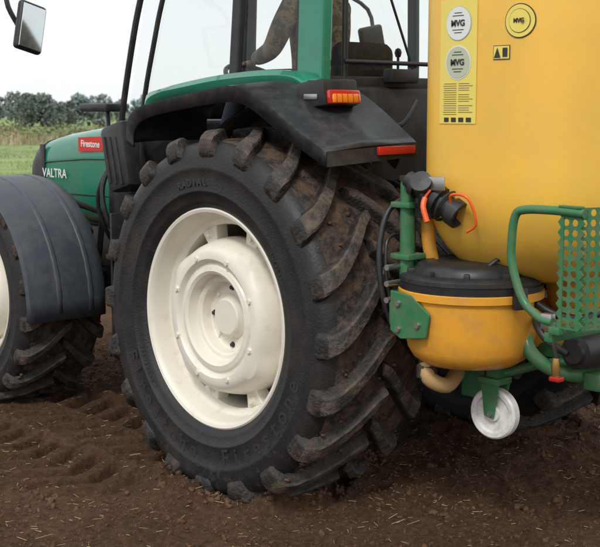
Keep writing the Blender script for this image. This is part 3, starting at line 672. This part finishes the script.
tube('filter_cylinder',[(.50,-1.69,.875),(.515,-1.69,.875),(.52,-1.69,.875),(.74,-1.69,.875),(.745,-1.69,.875),(.78,-1.69,.875)],[.045,.052,.070,.070,.080,.080],'black',sp,1,28)
tube('filter_cylinder_b',[(.82,-1.70,.89),(1.2,-1.70,.89)],.06,'black',sp,1,28)
tube('brass_valve',[(.43,-1.66,.86),(.43,-1.66,.82),(.43,-1.66,.775)],[.014,.020,.014],'brass',sp,1,10)
box('valve_handle',(.41,-1.69,.765),(.45,-1.64,.785),'red',sp,.005)
tube('valve_stem',[(.43,-1.66,.86),(.43,-1.64,.95),(.47,-1.62,1.0)],.010,'dark',sp,3,8)
tube('pump_hose_a',[(.62,-1.5,1.0),(.48,-1.52,.99),(.45,-1.60,.92),(.5,-1.66,.87)],.016,'black',sp,6,10)
tube('pump_hose_b',[(.50,-1.50,1.06),(.52,-1.58,1.02),(.60,-1.66,1.0),(.75,-1.66,1.02)],.018,'black',sp,6,10)
tube('pump_hose_c',[(.85,-1.60,1.08),(.88,-1.68,1.02),(1.0,-1.70,.98),(1.2,-1.66,1.04)],.018,'black',sp,6,10)
tube('tank_sump',[(.95,-1.38,1.14),(.95,-1.38,1.0),(.95,-1.38,.90)],[.14,.12,.06],'yellow',sp,1,28)
box('pump_body',(1.0,-1.35,.60),(1.35,-1.05,.88),'dark',sp,.05,3)
cw=(.50,-1.30,.555)
lathe('caster_wheel',[(-.026,.001),(-.026,.032),(-.012,.036),(-.012,.080),(-.024,.086),(-.026,.104),(-.018,.112),(.018,.112),(.026,.104),(.024,.086),(.012,.080),(.012,.036),(.026,.032),(.026,.001)],cw,(1,.12,0),'white',sp,40)
tube('caster_axle',[(cw[0]-.045,cw[1]-.004,cw[2]),(cw[0]+.05,cw[1]+.004,cw[2])],.011,'metal',sp,1,10)
for dx in (-.036,.036): plate('caster_fork',[(cw[0]+dx,cw[1]-.02,cw[2]-.02),(cw[0]+dx,cw[1]+.03,cw[2]-.01),(cw[0]+dx,cw[1]+.05,cw[2]+.14),(cw[0]+dx,cw[1]-.05,cw[2]+.14)],.006,'fgreen',sp,.002)
box('caster_head',(cw[0]-.05,cw[1]-.05,cw[2]+.13),(cw[0]+.05,cw[1]+.06,cw[2]+.16),'fgreen',sp,.006)
box('caster_leg',(cw[0]-.02,cw[1]-.03,cw[2]+.15),(cw[0]+.05,cw[1]+.04,.92),'fgreen',sp,.006)
tube('caster_brace',[(.52,-1.30,.72),(.62,-1.46,.78),(.70,-1.60,.80)],.020,'fgreen',sp,1,10)
box('caster_wheel_far_leg',(1.95,-1.33,.68),(2.02,-1.26,.92),'fgreen',sp,.006)
lathe('caster_wheel_far',[(-.026,.001),(-.026,.104),(-.018,.112),(.018,.112),(.026,.104),(.026,.001)],(1.98,-1.30,.555),(1,0,0),'white',sp,32)

# ================================================================ GROUND
def vnoise(x,y,seed=0):
    xi=np.floor(x).astype(np.int64); yi=np.floor(y).astype(np.int64); xf=x-xi; yf=y-yi
    u=xf*xf*(3-2*xf); v=yf*yf*(3-2*yf)
    def h(a,b):
        n=(a*374761393+b*668265263+seed*1442695041)&0x7fffffff
        n=((n^(n>>13))*1274126177)&0x7fffffff
        return ((n^(n>>16))&0xffff)/65535.0
    return (h(xi,yi)*(1-u)+h(xi+1,yi)*u)*(1-v)+(h(xi,yi+1)*(1-u)+h(xi+1,yi+1)*u)*v
def sm(a,b,t):
    q=np.clip((t-a)/(b-a),0,1); return q*q*(3-2*q)
def gheight(x,y):
    x=np.asarray(x,float); y=np.asarray(y,float)
    c_,s_=math.cos(.6),math.sin(.6); xr=x*c_-y*s_; yr=x*s_+y*c_
    h=.035*(vnoise(xr*1.7,yr*1.7,1)-.5)+.028*(vnoise(xr*5,yr*5,2)-.5)+.018*(vnoise(x*12,y*12,3)-.5)
    x2=x*.8-y*.6; y2=x*.6+y*.8
    h+=.018*np.clip(vnoise(x2*21,y2*21,4)-.5,0,1)*1.6
    h+=.012*(vnoise(x*38,y*38,5)-.5)+.008*(vnoise(x2*62,y2*62,6)-.5)
    wob=.03*(vnoise(x*6,y*6,11)-.5)
    for xc in (.30,2.20):
        u=np.abs(x-xc)
        m=(1-sm(.29,.35,u+wob))*sm(-.6,-.2,y)*(1-sm(2.6,2.9,y))
        side=np.where(x>xc,.5,0.)
        p=((y-u*.55+wob)/.215+side)%1.0
        bar=sm(.0,.10,p)*(1-sm(.48,.62,p))*sm(.015,.05,u)
        h=h*(1-.82*m)+m*(.024-.094*bar)
        h+=.035*np.exp(-((u-.40)/.05)**2)*sm(-.3,.1,y)*(1-sm(2.5,2.8,y))*(.4+1.2*vnoise(x*9,y*9,8))
        d=np.hypot((x-(xc-.0))/1.25,(y-RY)/1.0)
        h+=.045*np.exp(-((d-.41)/.08)**2)*(.3+1.1*vnoise(x*14,y*14,9))
    u=np.abs(x+.36); m=(1-sm(.22,.29,u+wob))*sm(.25,.7,y)*(1-sm(3.0,3.6,y)); p=((y-np.abs(u)*.5+wob)/.19+.3)%1.0
    h=h*(1-.75*m)+m*(.010-.066*sm(0,.12,p)*(1-sm(.45,.60,p)))
    fade=1-sm(3.0,9.0,np.hypot(x-.5,y-1.0))*.85
    return h*fade-.004
st=.0155
def axis(a,b):
    core=np.arange(a,b,st); g=[];s=st;v=core[-1]
    while v<3500: s*=1.16; v+=s; g.append(v)
    g2=[];s=st;v=core[0]
    while v>-3500: s*=1.16; v-=s; g2.append(v)
    return np.array(g2[::-1]+list(core)+g)
xs=axis(-2.1,3.1); ys=axis(-2.4,4.0)
Xg,Yg=np.meshgrid(xs,ys,indexing='ij'); Zg=gheight(Xg,Yg)
nx,ny=len(xs),len(ys)
co=np.stack([Xg,Yg,Zg],-1).reshape(-1,3)
I=np.arange(nx*ny).reshape(nx,ny)
Q=np.stack([I[:-1,:-1],I[1:,:-1],I[1:,1:],I[:-1,1:]],-1).reshape(-1,4)
g=bulk('ground',co,Q,'soil',4); g.data.polygons.foreach_set('use_smooth',[True]*len(g.data.polygons))
N=24000
px=rng.uniform(-2.0,3.0,N); py=rng.uniform(-2.3,3.8,N)
sz=.0028+.0055*rng.rand(N)**2+.014*(rng.rand(N)**34)
hz=gheight(px,py); it=[]
for i in range(N):
    if abs(px[i]-.3)<.33 and abs(py[i]-RY)<.45: continue
    if -.62<px[i]<.62 and .3<py[i]<2.7 and (sz[i]>.006 or i%3): continue
    it.append((px[i],py[i],hz[i]+sz[i]*.2,sz[i],rng.uniform(.6,1.4,3)))
for i in range(600):
    a=random.uniform(0,2*pi); d=random.gauss(.42,.05); x=.3+1.1*d*math.cos(a); y=RY+d*math.sin(a)*1.05; s=.004+.013*random.random()**3
    it.append((x,y,float(gheight(np.array([x]),np.array([y]))[0])+s*.3,s,(1,1,.9)))
lumps('soil_clods',it,'clod')
N=3000; V=[];F=[]
for i in range(N):
    x=random.uniform(-2.1,3.1); y=random.uniform(-2.4,3.8); z=float(gheight(np.array([x]),np.array([y]))[0])+.008
    if abs(x-.3)<.33 and abs(y-RY)<.40: continue
    L=random.uniform(.008,.040)*(1.9 if random.random()<.10 else 1); w=random.uniform(.0006,.0016); a=random.uniform(0,6.28); t=random.uniform(-.3,.3)
    d=Vector((math.cos(a)*math.cos(t),math.sin(a)*math.cos(t),math.sin(t))); s_=Vector((-math.sin(a),math.cos(a),0)); c=Vector((x,y,z)); u=Vector((0,0,w))
    b=len(V)
    for e in (-1,1):
        for q in (-s_*w,s_*w,u*1.2): V.append(c+d*L*e*.5+q)
    F+=[(b,b+1,b+4,b+3),(b+1,b+2,b+5,b+4),(b+2,b,b+3,b+5)]
bulk('straw',[tuple(v) for v in V],F,'straw',4)

# ---------------- background
Dv=np.array([math.sin(R_(42)),math.cos(R_(42))]); Rv=np.array([math.cos(R_(42)),-math.sin(R_(42))]); C0=np.array([-3.5,-4.5])
def fld(d,r): return C0+Dv*d+Rv*r
V=[];F=[]; ds=[33,36,40,46,54,64,76,95,130,200,400,900,3300]; rs=[-3000,-900,-300,-120,-60,-40,-30,-24,-18,-12,-6,0,10,25,60,150,400,1200,3000]
for d in ds:
    for r in rs:
        q=fld(d+(random.uniform(-.8,.8) if d==33 else 0),r); V.append((q[0],q[1],.04+(random.uniform(0,.10) if d<100 else 0)))
nr=len(rs)
for i in range(len(ds)-1):
    for j in range(nr-1): F.append((i*nr+j,i*nr+j+1,(i+1)*nr+j+1,(i+1)*nr+j))
fixn(mk('meadow',V,F,'meadow',None,True))
def tufts(name,n,dr,rr,hh,ww,mat,dpow=1):
    d=dr[0]+(dr[1]-dr[0])*rng.rand(n)**dpow; r=rng.uniform(rr[0],rr[1],n)
    P=C0+np.outer(d,Dv)+np.outer(r,Rv)
    h=rng.uniform(hh[0],hh[1],n)*(.6+.8*vnoise(P[:,0]*.5,P[:,1]*.5,3)); w=rng.uniform(ww[0],ww[1],n)
    a=rng.uniform(0,6.28,n); lean=rng.normal(0,.3,(n,2))*h[:,None]
    z0=np.full(n,.03)
    A=np.stack([P[:,0]-np.cos(a)*w,P[:,1]-np.sin(a)*w,z0],1); B=np.stack([P[:,0]+np.cos(a)*w,P[:,1]+np.sin(a)*w,z0],1)
    T=np.stack([P[:,0]+lean[:,0],P[:,1]+lean[:,1],z0+h],1)
    V=np.stack([A,B,T],1).reshape(-1,3); F=np.arange(3*n).reshape(-1,3)
    return bulk(name,V,F,mat,3)
tufts('grass',34000,(33,72),(-26,4),(.05,.15),(.015,.04),'blade',1.3)
def leafmass(name,blobs,per,leaf,mat):
    Vs=[]
    for (x,y,z,rx,rz) in blobs:
        n=per; v=rng.normal(0,1,(n,3)); v/=np.linalg.norm(v,axis=1)[:,None]; rad=rng.uniform(.35,1.15,n)**.7
        c=v*rad[:,None]*np.array([rx,rx,rz])+np.array([x,y,z])
        c[:,2]=np.maximum(c[:,2],.1)
        t1=rng.normal(0,1,(n,3)); t1/=np.linalg.norm(t1,axis=1)[:,None]; t2=np.cross(t1,rng.normal(0,1,(n,3))); t2/=np.linalg.norm(t2,axis=1)[:,None]
        s=leaf*rng.uniform(.5,1.3,n)[:,None]
        Vs.append(np.stack([c-t1*s,c+t2*s*.7,c+t1*s,c-t2*s*.7],1).reshape(-1,3))
    V=np.concatenate(Vs); return bulk(name,V,np.arange(len(V)).reshape(-1,4),mat,4)
bl=[]
for i in range(620):
    d=random.uniform(70,94); r=random.uniform(-42,60); s=random.uniform(.5,1.05)
    q=fld(d,r); bl.append((q[0],q[1],s*.45,s*1.3,s*(.62+.012*(d-70))))
leafmass('hedgerow',bl,80,.11,'hedge')
tufts('dry_grass',8000,(64,76),(-36,10),(.3,.7),(.03,.07),'drygrass')
def treeline(name,d0,d1,r0,r1,n,hfun,per,leaf,mat,rad=1.0):
    bl=[];tr=[]
    for i in range(n):
        d=random.uniform(d0,d1); r=random.uniform(r0,r1); H=hfun(r/d)*random.uniform(.8,1.08); q=fld(d,r)
        for k in range(9):
            t=random.random(); w=H*.30*(1.0-.55*t)*rad
            bl.append((q[0]+random.uniform(-1,1)*w,q[1]+random.uniform(-1,1)*w,H*(.2+.68*t),w*random.uniform(.6,1),w*random.uniform(.5,.8)))
        tr.append((q,H))
    o=leafmass(name,bl,per,leaf,mat)
    V=[];F=[]
    for q,H in tr:
        b=len(V)
        for z,rr in ((0,.03*H),(H*.7,.01*H)):
            for j in range(5): V.append((q[0]+rr*math.cos(j*1.2566),q[1]+rr*math.sin(j*1.2566),z))
        F+=[(b+j,b+(j+1)%5,b+5+(j+1)%5,b+5+j) for j in range(5)]
    t=bulk('trunks',V,F,'bark',4); t.parent=o
def h1(a): return 4.6 if a<-.207 else (2.2 if a<-.20 else (3.7 if a<-.17 else 3.0))
treeline('tree_line',150,162,-75,90,300,h1,70,.19,'tree')
def h2(a): return 6.4 if -.2<a<-.12 else 5.4
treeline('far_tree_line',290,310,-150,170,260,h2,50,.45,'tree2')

# ================================================================ LIGHT, WORLD, CAMERA
sund=Vector((-.72,-.44,.90)).normalized()
L=bpy.data.lights.new('sun','SUN'); L.energy=1.7; L.angle=R_(11); L.color=(1,.975,.94)
lo=bpy.data.objects.new('sun',L); col.objects.link(lo); lo.rotation_euler=sund.to_track_quat('Z','Y').to_euler()
w=bpy.data.worlds.new('World'); bpy.context.scene.world=w; w.use_nodes=True
n=w.node_tree.nodes; l=w.node_tree.links; bg=n['Background']
sk=n.new('ShaderNodeTexSky'); sk.sky_type='NISHITA'; sk.sun_disc=False; sk.sun_elevation=math.asin(sund.z); sk.sun_rotation=math.atan2(sund.x,sund.y)
tc=n.new('ShaderNodeTexCoord'); no=n.new('ShaderNodeTexNoise'); no.inputs['Scale'].default_value=2.2; no.inputs['Detail'].default_value=6
mp=n.new('ShaderNodeMapping'); mp.inputs['Scale'].default_value=(1,1,3.5); l.new(tc.outputs['Generated'],mp.inputs[0]); l.new(mp.outputs[0],no.inputs['Vector'])
cm=n.new('ShaderNodeMix'); cm.data_type='RGBA'; cm.inputs[6].default_value=(9.4,9.8,10.2,1); cm.inputs[7].default_value=(11.2,11.3,11.5,1); l.new(no.outputs[0],cm.inputs[0])
mx=n.new('ShaderNodeMix'); mx.data_type='RGBA'; mx.inputs[0].default_value=.93; l.new(sk.outputs[0],mx.inputs[6]); l.new(cm.outputs[2],mx.inputs[7]); l.new(mx.outputs[2],bg.inputs[0]); bg.inputs[1].default_value=.1
cd=bpy.data.cameras.new('camera'); cd.sensor_width=36; cd.lens=36*1210/600; cd.clip_end=8000; cd.clip_start=.05
cam=bpy.data.objects.new('camera',cd); col.objects.link(cam); cam.location=(-3.536,-4.525,1.84)
cam.rotation_euler=(R_(90-7.58),0,-R_(42)); bpy.context.scene.camera=cam
cd.dof.use_dof=True; cd.dof.focus_distance=5.7; cd.dof.aperture_fstop=8
sc=bpy.context.scene; sc.view_settings.view_transform='Standard'; sc.view_settings.look='None'; sc.view_settings.exposure=0
